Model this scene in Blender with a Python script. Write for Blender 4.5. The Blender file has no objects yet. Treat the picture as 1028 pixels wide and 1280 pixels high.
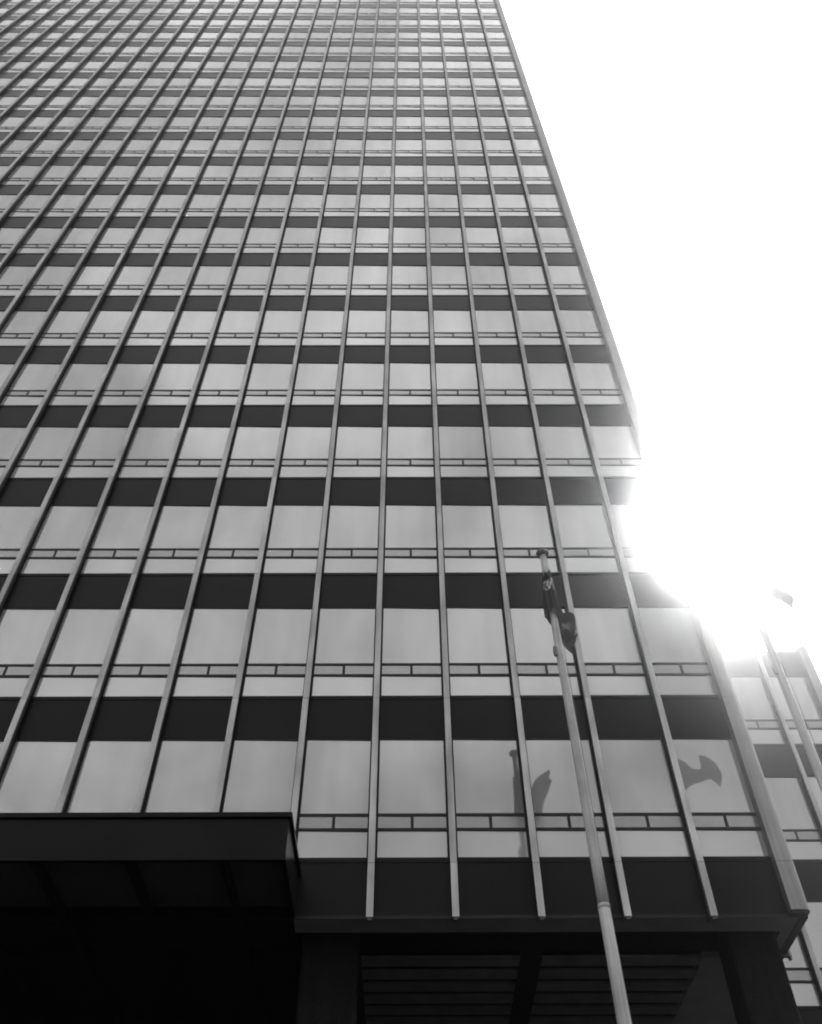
import bpy, math, random
from mathutils import Vector, Matrix

random.seed(7)
S = bpy.context.scene
COL = S.collection
ZC = 1.6                                   # eye height above the pavement

# ------------------------------------------------------------------ camera
cam_d = bpy.data.cameras.new("camera")
cam = bpy.data.objects.new("camera", cam_d)
COL.objects.link(cam)
pitch, yaw, roll, FPX = 0.8625, 0.0044, -0.0055, 1144.27
f_ = Vector((math.sin(yaw) * math.cos(pitch), math.cos(yaw) * math.cos(pitch), math.sin(pitch)))
r0 = Vector((math.cos(yaw), -math.sin(yaw), 0))
u0 = r0.cross(f_)
r_ = math.cos(roll) * r0 + math.sin(roll) * u0
u_ = -math.sin(roll) * r0 + math.cos(roll) * u0
M = Matrix(((r_.x, u_.x, -f_.x, 0), (r_.y, u_.y, -f_.y, 0), (r_.z, u_.z, -f_.z, 0), (0, 0, 0, 1)))
M.translation = Vector((0, 0, ZC))
cam.matrix_world = M
cam_d.sensor_fit = 'VERTICAL'
cam_d.sensor_height = 36.0
cam_d.sensor_width = 36.0
cam_d.lens = FPX / 1280 * 36
cam_d.clip_start, cam_d.clip_end = 0.1, 3000
S.camera = cam

# ------------------------------------------------------------------ sky, sun, exposure
SUN_DIR = Vector((0.2921, 0.6359, 0.7144)).normalized()
ELEV = math.asin(SUN_DIR.z)
AZ = math.atan2(SUN_DIR.x, SUN_DIR.y)
W = bpy.data.worlds.new("World")
S.world = W
W.use_nodes = True
nt = W.node_tree
nt.nodes.clear()
def wn(t, **k):
    n = nt.nodes.new(t)
    for a, b in k.items(): setattr(n, a, b)
    return n
OVER_LOW, OVER_HIGH = 1.55, 4.3
sky = wn('ShaderNodeTexSky', sky_type='NISHITA', sun_disc=False, sun_elevation=ELEV, sun_rotation=AZ,
         dust_density=5.0, air_density=1.5)
bw = wn('ShaderNodeRGBToBW')
tc = wn('ShaderNodeTexCoord')
cl = wn('ShaderNodeTexNoise', noise_dimensions='3D')
cl.inputs['Scale'].default_value = 5.0
cl.inputs['Detail'].default_value = 6.0
cl.inputs['Roughness'].default_value = 0.55
cl.inputs['Distortion'].default_value = 0.6
mr = wn('ShaderNodeMapRange')
mr.inputs['From Min'].default_value = 0.36
mr.inputs['From Max'].default_value = 0.66
mr.inputs['To Min'].default_value = 0.58
mr.inputs['To Max'].default_value = 1.24
mul = wn('ShaderNodeMath', operation='MULTIPLY')
bg = wn('ShaderNodeBackground')
bg.inputs["Strength"].default_value = 0.15
out = wn('ShaderNodeOutputWorld')
L = nt.links.new
L(sky.outputs[0], bw.inputs[0])
L(tc.outputs['Generated'], cl.inputs['Vector'])
L(cl.outputs['Fac'], mr.inputs['Value'])
# thin bright overcast over the clear sky: brighter towards the zenith
sep = wn('ShaderNodeSeparateXYZ')
L(tc.outputs['Generated'], sep.inputs[0])
zen = wn('ShaderNodeMapRange')
zen.inputs['From Min'].default_value = 0.05
zen.inputs['From Max'].default_value = 1.0
zen.inputs['To Min'].default_value = OVER_LOW
zen.inputs['To Max'].default_value = OVER_HIGH
pw = wn('ShaderNodeMath', operation='POWER', use_clamp=True)
pw.inputs[1].default_value = 1.7
L(sep.outputs[2], pw.inputs[0])
L(pw.outputs[0], zen.inputs['Value'])
mixs = wn('ShaderNodeMix', data_type='FLOAT')
mixs.inputs['Factor'].default_value = 0.72
L(bw.outputs[0], mixs.inputs['A'])
L(zen.outputs[0], mixs.inputs['B'])
L(mixs.outputs['Result'], mul.inputs[0])
L(mr.outputs['Result'], mul.inputs[1])
L(mul.outputs[0], bg.inputs['Color'])
L(bg.outputs[0], out.inputs['Surface'])

sun_d = bpy.data.lights.new("sun", 'SUN')
sun_d.energy = 2.9
sun_d.angle = math.radians(0.5)
sun = bpy.data.objects.new("sun", sun_d)
COL.objects.link(sun)
sun.rotation_euler = SUN_DIR.to_track_quat('Z', 'Y').to_euler()

S.view_settings.view_transform = 'Standard'
S.view_settings.look = 'None'
S.view_settings.gamma = 1
S.view_settings.exposure = 2.0
S.cycles.max_bounces = 8
S.cycles.use_denoising = True
S.cycles.filter_width = 1.9

# ------------------------------------------------------------------ materials (the photograph is black and white: all neutral greys)
def mat(name, base, rough=0.5, metal=0.0, ior=1.5, spec=0.5, noise=None, streak=None, bump=None, attr=0.0):
    """noise=(scale, amount); streak=(scale x/y, scale z, amount): vertical streaks; bump=(scale, strength)"""
    m = bpy.data.materials.new(name)
    m.use_nodes = True
    t = m.node_tree
    b = t.nodes['Principled BSDF']
    b.inputs['Roughness'].default_value = rough
    b.inputs['Metallic'].default_value = metal
    b.inputs['IOR'].default_value = ior
    b.inputs['Specular IOR Level'].default_value = spec
    b.inputs['Base Color'].default_value = (base, base, base, 1)
    g = t.nodes.new('ShaderNodeNewGeometry')
    fac = None
    def times(sock):
        nonlocal fac
        if fac is None: fac = sock
        else:
            x = t.nodes.new('ShaderNodeMath'); x.operation = 'MULTIPLY'
            t.links.new(fac, x.inputs[0]); t.links.new(sock, x.inputs[1]); fac = x.outputs[0]
    def noisy(vec, amt, detail=4):
        n = t.nodes.new('ShaderNodeTexNoise'); n.inputs['Scale'].default_value = 1; n.inputs['Detail'].default_value = detail
        t.links.new(vec, n.inputs['Vector'])
        r = t.nodes.new('ShaderNodeMapRange')
        r.inputs['From Min'].default_value = .3; r.inputs['From Max'].default_value = .7
        r.inputs['To Min'].default_value = 1 - amt; r.inputs['To Max'].default_value = 1 + amt
        t.links.new(n.outputs['Fac'], r.inputs['Value']); times(r.outputs[0])
    def scaled(v):
        s = t.nodes.new('ShaderNodeVectorMath'); s.operation = 'MULTIPLY'
        s.inputs[1].default_value = v; t.links.new(g.outputs['Position'], s.inputs[0]); return s.outputs[0]
    if noise: noisy(scaled((noise[0],) * 3), noise[1])
    if streak: noisy(scaled((streak[0], streak[0], streak[1])), streak[2], 1)
    if attr:
        a = t.nodes.new('ShaderNodeAttribute'); a.attribute_name = 'shade'
        r = t.nodes.new('ShaderNodeMapRange')
        r.inputs['To Min'].default_value = 1 - attr; r.inputs['To Max'].default_value = 1 + attr
        t.links.new(a.outputs['Fac'], r.inputs['Value']); times(r.outputs[0])
    if fac is not None:
        x = t.nodes.new('ShaderNodeMath'); x.operation = 'MULTIPLY'; x.inputs[1].default_value = base
        t.links.new(fac, x.inputs[0])
        c = t.nodes.new('ShaderNodeCombineColor')
        for k in range(3): t.links.new(x.outputs[0], c.inputs[k])
        t.links.new(c.outputs[0], b.inputs['Base Color'])
    if bump:
        n = t.nodes.new('ShaderNodeTexNoise'); n.inputs['Scale'].default_value = bump[0]; n.inputs['Detail'].default_value = 3
        t.links.new(g.outputs['Position'], n.inputs['Vector'])
        p = t.nodes.new('ShaderNodeBump'); p.inputs['Strength'].default_value = bump[1]; p.inputs['Distance'].default_value = .01
        t.links.new(n.outputs['Fac'], p.inputs['Height']); t.links.new(p.outputs[0], b.inputs['Normal'])
    return m

M_GLASS = mat('window glass', .22, .03, 0, 2.6, .5, streak=(1.9, .12, .13), noise=(.6, .10), attr=.14)
M_LOW = mat('opaque lower glass', .27, .05, 0, 2.6, .5, noise=(.5, .12), attr=.14)
M_VENT = mat('ventilator panel', .13, .16, .0, 2.3, .5, noise=(3, .1), attr=.2)
M_FRAME = mat('dark window frame', .012, .45, 0, 1.45, .2)
M_SPAN = mat('dark spandrel panel', .005, .33, 0, 1.5, .10, noise=(.8, .25), bump=(1.1, .12))
M_ALU = mat('aluminium with reflection tone', .36, .55, .15, 1.5, .4, noise=(1.2, .16), streak=(6, .7, .24), attr=.12, bump=(30, .05))  # streaks put patchy reflections along the mullion fronts into the colour
M_POST = mat('corner post aluminium', .19, .55, .1, 1.5, .4, noise=(1.2, .14), streak=(14, .5, .15), bump=(30, .05))
M_WEB_SHADE = mat('dark mullion web and post shade', .05, .45, 0, 1.5, .3)  # web colour, also painted on the corner post as shade
M_CORE = mat('dark core wall', .02, .6)
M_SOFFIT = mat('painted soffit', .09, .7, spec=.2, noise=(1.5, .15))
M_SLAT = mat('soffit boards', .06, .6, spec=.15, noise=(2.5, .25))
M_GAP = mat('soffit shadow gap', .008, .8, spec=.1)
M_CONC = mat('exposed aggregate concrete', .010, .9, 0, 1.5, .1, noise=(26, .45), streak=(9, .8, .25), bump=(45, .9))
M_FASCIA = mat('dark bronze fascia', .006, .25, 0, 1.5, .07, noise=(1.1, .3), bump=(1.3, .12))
M_POLE = mat('painted steel pole', .30, .42, .0, 1.5, .45, noise=(3.0, .14), streak=(30, .8, .14), bump=(60, .06))
M_CAP = mat('pole cap metal', .10, .5, .3)
M_ROPE = mat('rope', .10, .9)
M_FLAG = mat('dark flag cloth', .02, .85, spec=.15, noise=(6, .2), bump=(25, .15))
_t = M_FLAG.node_tree                       # thin cloth: some light comes through
_tr = _t.nodes.new('ShaderNodeBsdfTranslucent'); _tr.inputs['Color'].default_value = (.5, .5, .5, 1)
_mx = _t.nodes.new('ShaderNodeMixShader'); _mx.inputs[0].default_value = .55
_t.links.new(_t.nodes['Principled BSDF'].outputs[0], _mx.inputs[1]); _t.links.new(_tr.outputs[0], _mx.inputs[2])
_t.links.new(_mx.outputs[0], _t.nodes['Material Output'].inputs['Surface'])
M_FLAGL = mat('pale flag print', .14, .85)
M_INK = mat('white flag print', .75, .8)
M_PAVE = mat('pavement stone', .08, .85, noise=(2.2, .2), bump=(30, .3))
M_ROAD = mat('asphalt', .05, .9, noise=(12, .25), bump=(60, .4))
M_KERB = mat('kerb stone', .25, .85, noise=(5, .15))
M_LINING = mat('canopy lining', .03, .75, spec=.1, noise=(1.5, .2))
M_LOBBY = mat('lobby glass', .02, .05, 0, 1.6, .5)

# ------------------------------------------------------------------ mesh helper
class MB:
    def __init__(s): s.v = []; s.f = []; s.m = []; s.sh = []; s.smooth = []
    def face(s, idx, mi=0, sh=.5, sm=False):
        s.f.append(idx); s.m.append(mi); s.sh.append(sh); s.smooth.append(sm)
    def quad(s, pts, mi=0, sh=.5):
        k = len(s.v); s.v += [tuple(p) for p in pts]; s.face(list(range(k, k + len(pts))), mi, sh)
    def box(s, x0, x1, y0, y1, z0, z1, mi=0, sh=.5, T=None):
        if x0 > x1: x0, x1 = x1, x0
        if y0 > y1: y0, y1 = y1, y0
        k = len(s.v)
        P = [(x, y, z) for z in (z0, z1) for y in (y0, y1) for x in (x0, x1)]
        flip = False
        if T:
            a = [T(*p) for p in P]
            d = (Vector(a[1]) - Vector(a[0])).cross(Vector(a[2]) - Vector(a[0])).dot(Vector(a[4]) - Vector(a[0]))
            flip = d < 0
            P = a
        s.v += P
        for q in ((0, 2, 3, 1), (4, 5, 7, 6), (0, 1, 5, 4), (2, 6, 7, 3), (0, 4, 6, 2), (1, 3, 7, 5)):
            q = [k + i for i in q]
            s.face(q[::-1] if flip else q, mi, sh)
    def prism(s, poly, z0, z1, mi=0, sm=False, mis=None):
        k = len(s.v); n = len(poly)
        s.v += [(x, y, z0) for x, y in poly] + [(x, y, z1) for x, y in poly]
        for i in range(n):
            j = (i + 1) % n
            s.face([k + i, k + j, k + n + j, k + n + i], mis[i] if mis else mi, .5, sm)
        s.face([k + i for i in range(n)][::-1], 1 if mis else mi); s.face([k + n + i for i in range(n)], mi)  # bottom face painted with the dark material to stand for shade
    def tube(s, pts, rad, seg=16, mi=0, cap=True):
        k0 = len(s.v); rings = []
        for i, p in enumerate(pts):
            p = Vector(p)
            d = (Vector(pts[min(i + 1, len(pts) - 1)]) - Vector(pts[max(i - 1, 0)]))
            d = d.normalized() if d.length > 1e-9 else Vector((0, 0, 1))
            a = d.cross(Vector((0, 1, 0)) if abs(d.y) < .9 else Vector((1, 0, 0))).normalized(); b = d.cross(a)
            rr = rad[i] if isinstance(rad, (list, tuple)) else rad
            ring = []
            for q in range(seg):
                t = 2 * math.pi * q / seg
                ring.append(len(s.v)); s.v.append(tuple(p + rr * (math.cos(t) * a + math.sin(t) * b)))
            rings.append(ring)
        for A, B in zip(rings, rings[1:]):
            for q in range(seg):
                s.face([A[q], A[(q + 1) % seg], B[(q + 1) % seg], B[q]][::-1], mi, .5, True)
        if cap:
            s.face(rings[0], mi); s.face(rings[-1][::-1], mi)
    def grid(s, rows, mi=0, mif=None):
        k = len(s.v); n = len(rows[0])
        for r in rows: s.v += [tuple(p) for p in r]
        for i in range(len(rows) - 1):
            for j in range(n - 1):
                s.face([k + i * n + j, k + i * n + j + 1, k + (i + 1) * n + j + 1, k + (i + 1) * n + j],
                       mif(i, j) if mif else mi, .5, True)
    def build(s, name, mats, parent=None, origin=None, label=None):
        o0 = Vector(origin) if origin is not None else (parent['o'] if parent else Vector((0, 0, 0)))
        if not isinstance(o0, Vector): o0 = Vector(o0)
        me = bpy.data.meshes.new(name)
        me.from_pydata([(x - o0.x, y - o0.y, z + ZC - o0.z) for x, y, z in s.v], [], s.f)
        for m in (mats if isinstance(mats, (list, tuple)) else [mats]): me.materials.append(m)
        me.polygons.foreach_set('material_index', s.m)
        me.polygons.foreach_set('use_smooth', s.smooth)
        at = me.attributes.new('shade', 'FLOAT', 'FACE')
        at.data.foreach_set('value', s.sh)
        me.update()
        ob = bpy.data.objects.new(name, me)
        COL.objects.link(ob)
        if parent is not None:
            ob.parent = parent['ob']
        else:
            ob.location = o0
        if label: ob['label'] = label
        return {'ob': ob, 'o': o0}

def thing(name, label, cat, base, group=None):
    o = bpy.data.objects.new(name, None)
    o.empty_display_size = .3
    COL.objects.link(o)
    o.location = base
    o['label'] = label; o['category'] = cat
    if group: o['group'] = group
    return {'ob': o, 'o': Vector(base)}
def structure(d, kind='structure'):
    d['ob']['kind'] = kind; return d

GZ = -ZC
# ------------------------------------------------------------------ ground
g = MB(); g.quad([(-290, -290, GZ - .13), (290, -290, GZ - .13), (290, 290, GZ - .13), (-290, 290, GZ - .13)])
structure(g.build('ground', M_ROAD))
g = MB(); g.box(-120, 120, -6, 60, GZ - .1, GZ)
structure(g.build('pavement', M_PAVE))
g = MB(); g.box(-120, 120, -6.3, -6.003, GZ - .1, GZ + .004)
structure(g.build('kerb', M_KERB))

# ------------------------------------------------------------------ curtain wall pieces, shared by the tower and the lower wing
G = 15.87                                             # y of the tower's glass line
BAY = 1.5
CX = 6.81                                             # x of the tower's corner line
NB = 30
XL = CX - NB * BAY
B_TOWER = [8.673, 12.40, 16.189, 20.002] + [23.602 + 3.591 * k for k in range(19)]     # window sills above the eye
NS = 22
def win_h(n): return 2.65 if n < 3 else 2.49
SIDE_X = 6.895
def front(y):
    return lambda a, d, z: (a, y - d, z)              # a = x, d = distance in front of the glass
def side(x, y0):
    return lambda a, d, z: (x + d, y0 + a, z)

def window_pieces(T, xc, z0, H, rnd, hw=BAY / 2):
    """frame, tall pane, lower pane and two ventilators as separate mesh builders"""
    k = H / 2.65
    lo, b1, v0, v1, t0 = .565 * k, .565 * k, .627 * k, .872 * k, .934 * k
    w = hw - .052; j = hw - .098
    fr = MB(); F0, F1 = -.06, .022
    fr.box(-w + xc, -j + xc, F0, F1, z0, z0 + H, T=T)
    fr.box(j + xc, w + xc, F0, F1, z0, z0 + H, T=T)
    for a, b in ((0, .03), (lo, v0), (v1, t0), (H - .03, H)):
        fr.box(xc - j, xc + j, F0 + .004, .006, z0 + a, z0 + b, T=T)
    fr.box(xc - .028, xc + .028, F0 + .004, .004, z0 + v0, z0 + v1, T=T)
    def pane(a, b, x0, x1, d, tilt):
        m = MB(); tx = rnd.gauss(0, tilt); tz = rnd.gauss(0, tilt); sh = rnd.random()
        hx, hz = (x1 - x0) / 2, (b - a) / 2
        P = [T(xc + x, d + tx * (x - (x0 + x1) / 2) + tz * (z - (a + b) / 2) - .010 * (x - (x0 + x1) / 2), z0 + z)
             for x, z in ((x0, a), (x1, a), (x1, b), (x0, b))]
        n = (Vector(P[1]) - Vector(P[0])).cross(Vector(P[3]) - Vector(P[0]))
        o = Vector(T(0, 1, 0)) - Vector(T(0, 0, 0))
        m.quad(P if n.dot(o) > 0 else P[::-1], 0, sh)
        return m
    e = .012
    tall = pane(t0 - e, H - .03 + e, -j - e, j + e, -.012, .0022)
    low = pane(.03 - e, lo + e, -j - e, j + e, -.012, .0022)
    va = pane(v0 - e, v1 + e, -j - e, -.028 + e, -.006, .003)
    vb = pane(v0 - e, v1 + e, .028 - e, j + e, -.006, .003)
    return fr, tall, low, va, vb

def merge(dst, src, mi):
    k = len(dst.v); dst.v += src.v
    for q, sh in zip(src.f, src.sh): dst.face([i + k for i in q], mi, sh)

WIN_MATS = [M_FRAME, M_GLASS, M_LOW, M_VENT]
def add_window(parent, T, xc, z0, H, rnd):
    fr, tall, low, va, vb = window_pieces(T, xc, z0, H, rnd)
    w = fr.build('window', M_FRAME, parent)
    tall.build('glass_pane', M_GLASS, w)
    low.build('lower_pane', M_LOW, w)
    va.build('ventilator', M_VENT, w)
    vb.build('ventilator', M_VENT, w)

def add_mullion(parent, T, xc, z0, z1, joints, rnd, tip=True):
    m = MB()
    m.box(xc - .046, xc + .046, -.09, .152, z0 + .004, z1 - .004, 1, T=T)       # dark web
    zs = [z0] + sorted(z for z in joints if z0 + .3 < z < z1 - .3) + [z1]
    for a, b in zip(zs, zs[1:]):                                                # aluminium cap in storey lengths
        sh = rnd.random(); o = rnd.uniform(-.0015, .0015)
        m.box(xc - .061 + o, xc + .061 + o, .15, .192 + o, a + .004, b - .004, 0, sh, T=T)
    if tip: m.box(xc - .036, xc + .036, .14, .185, z0 - .05, z0 - .001, 1, .2, T=T)
    return m.build('mullion', [M_ALU, M_WEB_SHADE], parent)

def corner_profile(x, y, sx=1):
    """plan outline of a corner post whose outer corner lies at +x, -y"""
    pts = [(-.135, .12), (-.135, -.20), (-.06, -.215), (.085, -.215)]
    for k in range(1, 7):
        t = math.radians(15 * k)
        pts.append((.085 + .135 * math.sin(t), -.08 - .135 * math.cos(t)))
    pts += [(.22, .06), (.06, .12)]
    P = [(x + sx * a, y + b) for a, b in pts]
    return P if sx > 0 else P[::-1]
def add_post(parent, x, y, z0, z1, joints, sx=1):
    m = MB()
    P = corner_profile(x, y, sx)
    n = len(P)
    mis = [1 if i == 0 or i >= 6 else 0 for i in range(n)] if sx > 0 else None  # turned part of the curve coloured dark in place of shading
    zs = [z0] + sorted(z for z in joints if z0 + .3 < z < z1 - .3) + [z1]
    for a, b in zip(zs, zs[1:]): m.prism(P, a + .003, b - .003, 0, False, mis)
    m.box(x - .07, x + .07, y - .13, y - .02, z0 + .01, z1 - .01, 1)
    return m.build('corner_post', [M_POST, M_WEB_SHADE], parent)

# ------------------------------------------------------------------ the tower
tower = thing('office_tower', 'tall dark glass office tower with pale vertical mullions, filling most of the frame', 'office tower', (-15, 18, 0))
rnd = random.Random(11)
TF = front(G); TS = side(SIDE_X, G - .05)
TOP = B_TOWER[NS] - .02
YB = 29.0
SOF = 7.552
# core
c = MB(); c.box(XL + .1, SIDE_X - .1, G + .12, YB, SOF + .45, TOP)
c.build('core_wall', M_CORE, tower)
# spandrel bands, one round each storey
for n in range(NS + 1):
    z0 = SOF + .03 if n == 0 else B_TOWER[n - 1] + win_h(n - 1) + .003
    z1 = (B_TOWER[n] - .003) if n < NS else TOP + 1.2
    m = MB()
    sx1 = SIDE_X + .02
    m.box(XL - .02, sx1, G - .010, G + .11, z0, z1 - .075)
    m.box(XL - .02, sx1, G - .022, G + .11, z1 - .071, z1)          # sill strip with a fine gap under it
    m.box(SIDE_X - .1, sx1 + .002, G + .113, YB, z0, z1 - .075)
    m.box(SIDE_X - .1, sx1 + .012, G + .113, YB, z1 - .071, z1)
    m.build('spandrel_band', M_SPAN, tower)
# windows: the hundred largest in view are parts of their own, the rest one part
def px(P):
    d = Vector(P)
    z = d.dot(f_)
    return 514 + FPX * d.dot(r_) / z, 640 - FPX * d.dot(u_) / z
wins = []
for n in range(NS):
    for i in range(NB):
        xc = CX - (i + .5) * BAY
        z0, H = B_TOWER[n], win_h(n)
        a, b, c_, d_ = (px((xc + sx * .65, G, zz)) for sx, zz in ((-1, z0), (1, z0), (1, z0 + H), (-1, z0 + H)))
        q = [a, b, c_, d_]
        q = [(min(max(x, 0), 1028), min(max(y, 0), 1280)) for x, y in q]
        if n == 0 and xc < -2.2: q = [(x, min(y, 1013)) for x, y in q]
        A = abs(sum(q[k][0] * q[(k + 1) % 4][1] - q[(k + 1) % 4][0] * q[k][1] for k in range(4))) / 2
        wins.append((A, n, i, xc, z0, H))
wins.sort(reverse=True)
rest = MB()
for k, (A, n, i, xc, z0, H) in enumerate(wins):
    if k < 100: add_window(tower, TF, xc, z0, H, rnd)
    else:
        for mi, p in zip((0, 1, 2, 3, 3), window_pieces(TF, xc, z0, H, rnd)): merge(rest, p, mi)
for n in range(NS):
    for k in range(8):
        for mi, p in zip((0, 1, 2, 3, 3), window_pieces(TS, (k + .5) * BAY + .0, B_TOWER[n], win_h(n), rnd)): merge(rest, p, mi)
w = rest.build('window', WIN_MATS, tower); w['ob']['kind'] = 'stuff'
# mullions
joints = [b - .17 for b in B_TOWER[:NS]]
for i in range(1, NB):
    x = CX - i * BAY
    add_mullion(tower, TF, x, 8.385 if x < -2.0 else 7.50, TOP + 1.1, joints, rnd, x > -2.0)
for k in range(1, 9):
    add_mullion(tower, TS, k * BAY, 7.50, TOP + 1.1, joints, rnd)
add_post(tower, CX, G, 7.60, TOP + 1.15, joints)
add_post(tower, XL, G, 7.44, TOP + 1.15, joints, -1)
m = MB(); m.box(XL, SIDE_X, G + .1, YB, TOP + 1.0, TOP + 1.3)
m.build('roof', M_CORE, tower)
# underside of the overhang
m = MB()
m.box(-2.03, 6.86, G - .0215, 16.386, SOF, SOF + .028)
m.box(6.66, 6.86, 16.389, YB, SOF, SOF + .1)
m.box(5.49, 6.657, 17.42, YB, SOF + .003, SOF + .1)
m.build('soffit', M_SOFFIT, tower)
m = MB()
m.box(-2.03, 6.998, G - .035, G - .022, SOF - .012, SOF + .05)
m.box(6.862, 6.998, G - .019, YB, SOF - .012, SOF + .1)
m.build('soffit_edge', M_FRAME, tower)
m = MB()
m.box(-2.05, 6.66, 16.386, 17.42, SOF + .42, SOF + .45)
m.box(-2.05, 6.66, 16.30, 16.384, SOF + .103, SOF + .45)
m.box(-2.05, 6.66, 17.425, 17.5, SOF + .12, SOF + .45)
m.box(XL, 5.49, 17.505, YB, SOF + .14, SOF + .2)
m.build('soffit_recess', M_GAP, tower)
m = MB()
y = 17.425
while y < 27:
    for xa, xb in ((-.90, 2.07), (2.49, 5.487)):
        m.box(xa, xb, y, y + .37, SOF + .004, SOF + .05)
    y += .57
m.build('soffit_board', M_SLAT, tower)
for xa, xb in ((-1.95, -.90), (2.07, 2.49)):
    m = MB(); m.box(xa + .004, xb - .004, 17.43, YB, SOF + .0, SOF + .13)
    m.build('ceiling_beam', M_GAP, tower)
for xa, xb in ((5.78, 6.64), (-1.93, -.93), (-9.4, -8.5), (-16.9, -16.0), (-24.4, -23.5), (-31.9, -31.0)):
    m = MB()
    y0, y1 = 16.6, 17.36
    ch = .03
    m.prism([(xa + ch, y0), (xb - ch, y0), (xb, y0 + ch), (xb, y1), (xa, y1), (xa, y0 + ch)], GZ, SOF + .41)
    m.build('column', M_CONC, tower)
m = MB()
m.box(XL + .5, SIDE_X - .2, 26.5, 26.7, GZ, SOF + .1)
m.build('lobby_wall', M_LOBBY, tower)
m = MB()
for k in range(29): m.box(XL + 1 + k * 1.5, XL + 1.06 + k * 1.5, 26.38, 26.497, GZ, SOF)
m.build('lobby_mullion', M_FRAME, tower)
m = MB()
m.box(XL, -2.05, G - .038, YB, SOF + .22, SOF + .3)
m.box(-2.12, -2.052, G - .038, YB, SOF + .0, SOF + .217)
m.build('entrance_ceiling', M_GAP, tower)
# canopy over the entrance
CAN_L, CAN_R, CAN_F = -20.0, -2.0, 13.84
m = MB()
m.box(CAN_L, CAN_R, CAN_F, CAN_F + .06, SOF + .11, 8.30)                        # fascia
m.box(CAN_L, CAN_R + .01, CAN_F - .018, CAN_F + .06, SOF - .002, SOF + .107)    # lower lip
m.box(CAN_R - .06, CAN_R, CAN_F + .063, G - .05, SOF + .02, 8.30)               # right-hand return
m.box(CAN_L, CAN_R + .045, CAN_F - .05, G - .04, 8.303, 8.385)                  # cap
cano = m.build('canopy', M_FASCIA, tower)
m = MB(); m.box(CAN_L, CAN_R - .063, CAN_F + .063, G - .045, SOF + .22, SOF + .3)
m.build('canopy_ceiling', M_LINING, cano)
for k in range(12):
    x = -3.03 - k * 1.54
    m = MB(); m.box(x - .05, x + .05, CAN_F + .066, 24.0, SOF + .03, SOF + .217)
    m.build('canopy_rib', M_GAP, cano)

# ------------------------------------------------------------------ the lower wing behind the tower's corner
WY = 23.4
wing = thing('office_wing', 'low glass office wing behind the right corner of the tower, with flat parapet', 'office building', (10.2, 26, 0))
TW = front(WY)
WX1 = 13.17
B_W = [1.5, 5.23, 8.95, 12.71, 16.44]
HW = 2.63
W_TOP = 20.11
WL = WX1 - .13 - 4 * BAY
rw = random.Random(5)
m = MB(); m.box(7.15, WX1 - .05, WY + .12, WY + 14, GZ, W_TOP - .2)
m.build('core_wall', M_CORE, wing)
m = MB(); m.box(7.15, WX1 - .05, WY + .1, WY + 14, W_TOP - .197, W_TOP - .05); m.build('roof', M_CORE, wing)
for n in range(6):
    z0 = GZ if n == 0 else B_W[n - 1] + HW + .003
    z1 = B_W[n] - .003 if n < 5 else W_TOP
    m = MB()
    m.box(7.1, WX1, WY - .010, WY + .11, z0, z1 - .075)
    m.box(7.1, WX1, WY - .022, WY + .11, z1 - .071, z1)
    m.build('spandrel_band', M_SPAN, wing)
wm = [WX1 - .13 - k * BAY for k in range(5)]
for k in range(4):
    for n in range(5):
        add_window(wing, TW, wm[k] - BAY / 2, B_W[n], HW, rw)
    if k: add_mullion(wing, TW, wm[k], GZ + .3, W_TOP + .02, [b - .17 for b in B_W], rw, False)
add_post(wing, wm[0], WY, GZ, W_TOP + .06, [b - .17 for b in B_W])

# ------------------------------------------------------------------ flagpoles
PY = 12.49
def flagpole(x, label, cleat, lean=0.0):
    t = thing('flagpole', label, 'flagpole', (x + lean, PY, 0), 'flagpoles in front of the tower')
    top = 13.27
    X = lambda z: x + lean * (top - z) / (top - GZ)
    zj = 6.1
    m = MB(); zs = [zj + .004 + (top - zj) * k / 14 for k in range(15)]
    m.tube([(X(z), PY, z) for z in zs], [.084 - .022 * (z - zj) / (top - zj) for z in zs], 28)
    m.build('upper_shaft', M_POLE, t)
    m = MB(); zs = [GZ + .03 + (zj - GZ - .03) * k / 8 for k in range(9)]
    m.tube([(X(z), PY, z) for z in zs], [.103 - .016 * (z - GZ) / (zj - GZ) for z in zs], 28)
    m.build('lower_shaft', M_POLE, t)
    m = MB(); m.tube([(X(zj), PY, zj - .03), (X(zj), PY, zj - .028), (X(zj), PY, zj + .03), (X(zj), PY, zj + .034)], [.085, .0885, .0885, .0845], 28)
    m.build('collar', M_POLE, t)
    m = MB()
    m.tube([(x, PY, top - .05), (x, PY, top - .02), (x, PY, top + .0), (x, PY, top + .05), (x, PY, top + .09), (x, PY, top + .105)],
           [.066, .085, .122, .128, .09, .02], 28)
    m.build('pole_cap', M_CAP, t)
    m = MB(); m.tube([(X(GZ), PY, GZ), (X(GZ), PY, GZ + .03), (X(GZ), PY, GZ + .032), (X(GZ), PY, GZ + .2), (X(GZ), PY, GZ + .22)], [.26, .26, .15, .14, .108], 28)
    m.build('base_plate', M_CAP, t)
    # halyard, slack and blown a little to the side
    m = MB(); pts = []
    for k in range(41):
        z = top - .05 - (top + .55) * k / 40
        s_ = k / 40
        pts.append((X(z) + .052 + .05 * s_ + .012 * math.sin(3.1 * s_ * 3), PY - .06 - .045 * s_ - .008 * math.sin(7 * s_), z))
    m.tube(pts, .0055, 6)
    m.build('halyard', M_ROPE, t)
    m = MB(); c0 = X(cleat); m.box(c0 - .10, c0 - .06, PY - .07, PY - .02, cleat - .1, cleat + .1); m.tube([(c0 - .10, PY - .05, cleat - .11), (c0 - .112, PY - .05, cleat), (c0 - .10, PY - .05, cleat + .11)], .018, 8)
    m.build('cleat', M_CAP, t)
P1, P2 = 2.67, 6.46
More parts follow.
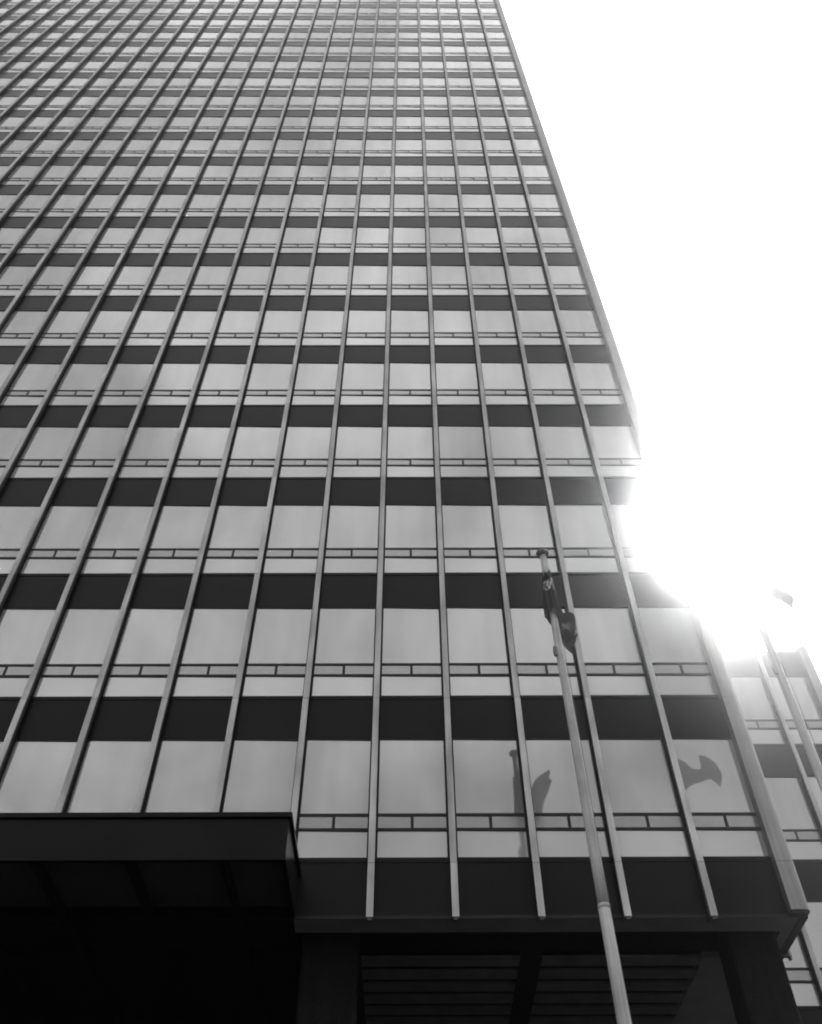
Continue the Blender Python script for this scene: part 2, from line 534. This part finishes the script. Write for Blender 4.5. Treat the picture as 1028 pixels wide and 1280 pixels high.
flagpole(P1, 'grey flagpole with its whole cap visible, the dark flag wrapped round its top', 10.72, .10)
flagpole(P2, 'grey flagpole rising in front of the low wing, right of the tower corner', 10.3)

def solid(d, th=.004):
    md = d['ob'].modifiers.new('thickness', 'SOLIDIFY'); md.thickness = th; md.offset = 0
    sb = d['ob'].modifiers.new('smooth', 'SUBSURF'); sb.levels = 1; sb.render_levels = 2
def lerp(a, b, t): return a + (b - a) * t
def interp(tab, u):
    for (a, va), (b, vb) in zip(tab, tab[1:]):
        if u <= b:
            t = (u - a) / (b - a) if b > a else 0
            return lerp(va, vb, max(0, min(1, t)))
    return tab[-1][1]

# flag wound round the pole: a sleeve of folds, then the loose end blown towards the glass
def wound_flag():
    x0, y0 = P1, PY
    m = MB()
    nA, nV = 44, 20
    rows = []
    for j in range(nV + 1):
        v = j / nV
        row = []
        for i in range(nA + 1):
            s_ = i / nA
            a = math.radians(lerp(20, -350, s_))                       # from the right, across the front, round the back
            ztop = 12.66 + .2 * max(0, math.cos(a)) + .05 * math.sin(2.3 * a)
            zbot = 11.60 + .07 * math.sin(3.1 * a + .6) + .04 * math.sin(7.3 * a)
            z = lerp(ztop, zbot, v)
            r = .078 + .045 * v + .012 * math.sin(5 * a + 2.5 * v) + .010 * math.sin(9 * a - 4 * v) + .035 * s_ * (.3 + v)
            if math.cos(a) > 0: r += .05 * math.cos(a) * v
            row.append((x0 + r * math.cos(a), y0 + r * math.sin(a), z))
        rows.append(row)
    m.grid(rows)
    # loose end
    cols = [(0, 12.6, 11.75), (.15, 12.2, 11.5), (.3, 11.95, 11.2), (.42, 11.95, 10.97), (.52, 12.1, 11.12), (.62, 12.22, 11.28), (.74, 12.3, 11.40),
            (.85, 12.33, 11.5), (.96, 12.32, 11.62), (1.03, 12.28, 11.8), (1.075, 12.1, 11.95)]
    ztab = [(c_[0], c_[1]) for c_ in cols]; btab = [(c_[0], c_[2]) for c_ in cols]
    nU, nW = 30, 18
    rows = []
    for i in range(nU + 1):
        q = 1.075 * i / nU
        row = []
        for j in range(nW + 1):
            v = j / nW
            z = lerp(interp(ztab, q), interp(btab, q), v)
            wv = (.05 * math.sin(9 * q + 3.5 * v) + .035 * math.sin(16 * v - 5 * q)) * min(1, q * 3)
            row.append((x0 + .563 * q + .826 * wv, y0 + .03 + .826 * q - .563 * wv, z))
        rows.append(row)
    def mf(i, j):
        return 1 if (12 <= i <= 22 and abs(j - (4 + (i - 12) * .6)) < .8) or (22 <= i <= 24 and 9 <= j <= 11) else 0
    m.grid(rows, 0, mf)
    d = m.build('flag', [M_FLAG, M_FLAGL], None, (x0, y0, 12.2 + ZC))
    o = d['ob']
    o['label'] = 'dark flag with a white mark, wound round the pole with its end hanging loose'
    o['category'] = 'flag'; o['group'] = 'flags on the poles'
    solid(d)
    # white printed mark on the front of the sleeve, laid on the cloth
    def on(px_, z):
        a = -math.pi / 2 + px_ / .115
        v = (12.66 - z) / 1.06
        r = .078 + .045 * v + .012 * math.sin(5 * a + 2.5 * v) + .010 * math.sin(9 * a - 4 * v) + .02 + .035 * .3 * .6
        r += .05 * max(0, math.cos(a)) * v
        return (x0 + r * math.cos(a), y0 + r * math.sin(a), z)
    m = MB()
    strokes = [[(-.09, 12.36), (-.06, 12.42), (-.02, 12.38), (-.04, 12.31), (-.01, 12.27)],
               [(-.10, 12.25), (-.07, 12.19), (-.02, 12.2), (.0, 12.26), (-.03, 12.32)],
               [(.0, 12.20), (.02, 12.3), (.05, 12.42), (.075, 12.52)],
               [(-.01, 12.44), (.03, 12.36), (.07, 12.28), (.105, 12.23)],
               [(.01, 12.33), (.05, 12.36), (.09, 12.42)],
               [(.03, 12.46), (.07, 12.47), (.10, 12.44)]]
    for st in strokes:
        pts = []
        for a, b in zip(st, st[1:]):
            for k in range(4): pts.append(on(lerp(a[0], b[0], k / 4), lerp(a[1], b[1], k / 4)))
        pts.append(on(*st[-1]))
        m.tube(pts, .0068, 6)
    m.build('printed_mark', M_INK, d)
wound_flag()

def blown_flag():
    x0, y0 = P2, PY
    cols = [(0, 13.12, 12.05), (.12, 13.1, 12.15), (.25, 13.03, 12.27), (.36, 12.92, 12.35), (.46, 12.77, 12.365), (.60, 12.71, 12.33), (.685, 12.72, 12.33),
            (.70, 13.10, 12.33), (.765, 13.06, 12.33), (.83, 13.01, 12.335), (.935, 12.91, 12.21), (.967, 12.87, 12.12), (1.0, 12.81, 12.16), (1.046, 12.739, 12.27),
            (1.075, 12.63, 12.35), (1.10, 12.54, 12.42)]
    m = MB(); rows = []
    nW = 12
    fine = []
    for a, b in zip(cols, cols[1:]):
        for k in range(3): fine.append(tuple(lerp(p, q, k / 3) for p, q in zip(a, b)))
    fine.append(cols[-1])
    for s_, zt, zb in fine:
        row = []
        for j in range(nW + 1):
            v = j / nW
            z = lerp(zt, zb, v)
            wv = (.05 * math.sin(8 * s_ + 1.6 * v) + .03 * math.sin(11 * v + 4 * s_)) * min(1, s_ * 3)
            row.append((x0 + .938 * s_ - .347 * wv, y0 + .347 * s_ + .938 * wv, z))
        rows.append(row)
    m.grid(rows)
    d = m.build('flag', [M_FLAG], None, (x0, y0, 12.7 + ZC))
    o = d['ob']
    o['label'] = 'dark flag blown out to the right from the pole by the low wing'
    o['category'] = 'flag'; o['group'] = 'flags on the poles'
    solid(d)
blown_flag()

# ------------------------------------------------------------------ haze volume added to imitate lens glare round the sun
GLARE_HAZE = 0.0024
if GLARE_HAZE > 0:
    h = MB(); h.box(-300, 300, -300, 300, GZ - 1.2, 110)
    hz = bpy.data.materials.new('glare_haze'); hz.use_nodes = True
    t = hz.node_tree; t.nodes.clear()
    pv = t.nodes.new('ShaderNodeVolumePrincipled')
    pv.inputs['Color'].default_value = (.95, .95, .95, 1)
    pv.inputs['Density'].default_value = GLARE_HAZE
    pv.inputs['Anisotropy'].default_value = 0.97
    o_ = t.nodes.new('ShaderNodeOutputMaterial')
    t.links.new(pv.outputs[0], o_.inputs['Volume'])
    structure(h.build('glare_haze', hz), 'stuff')
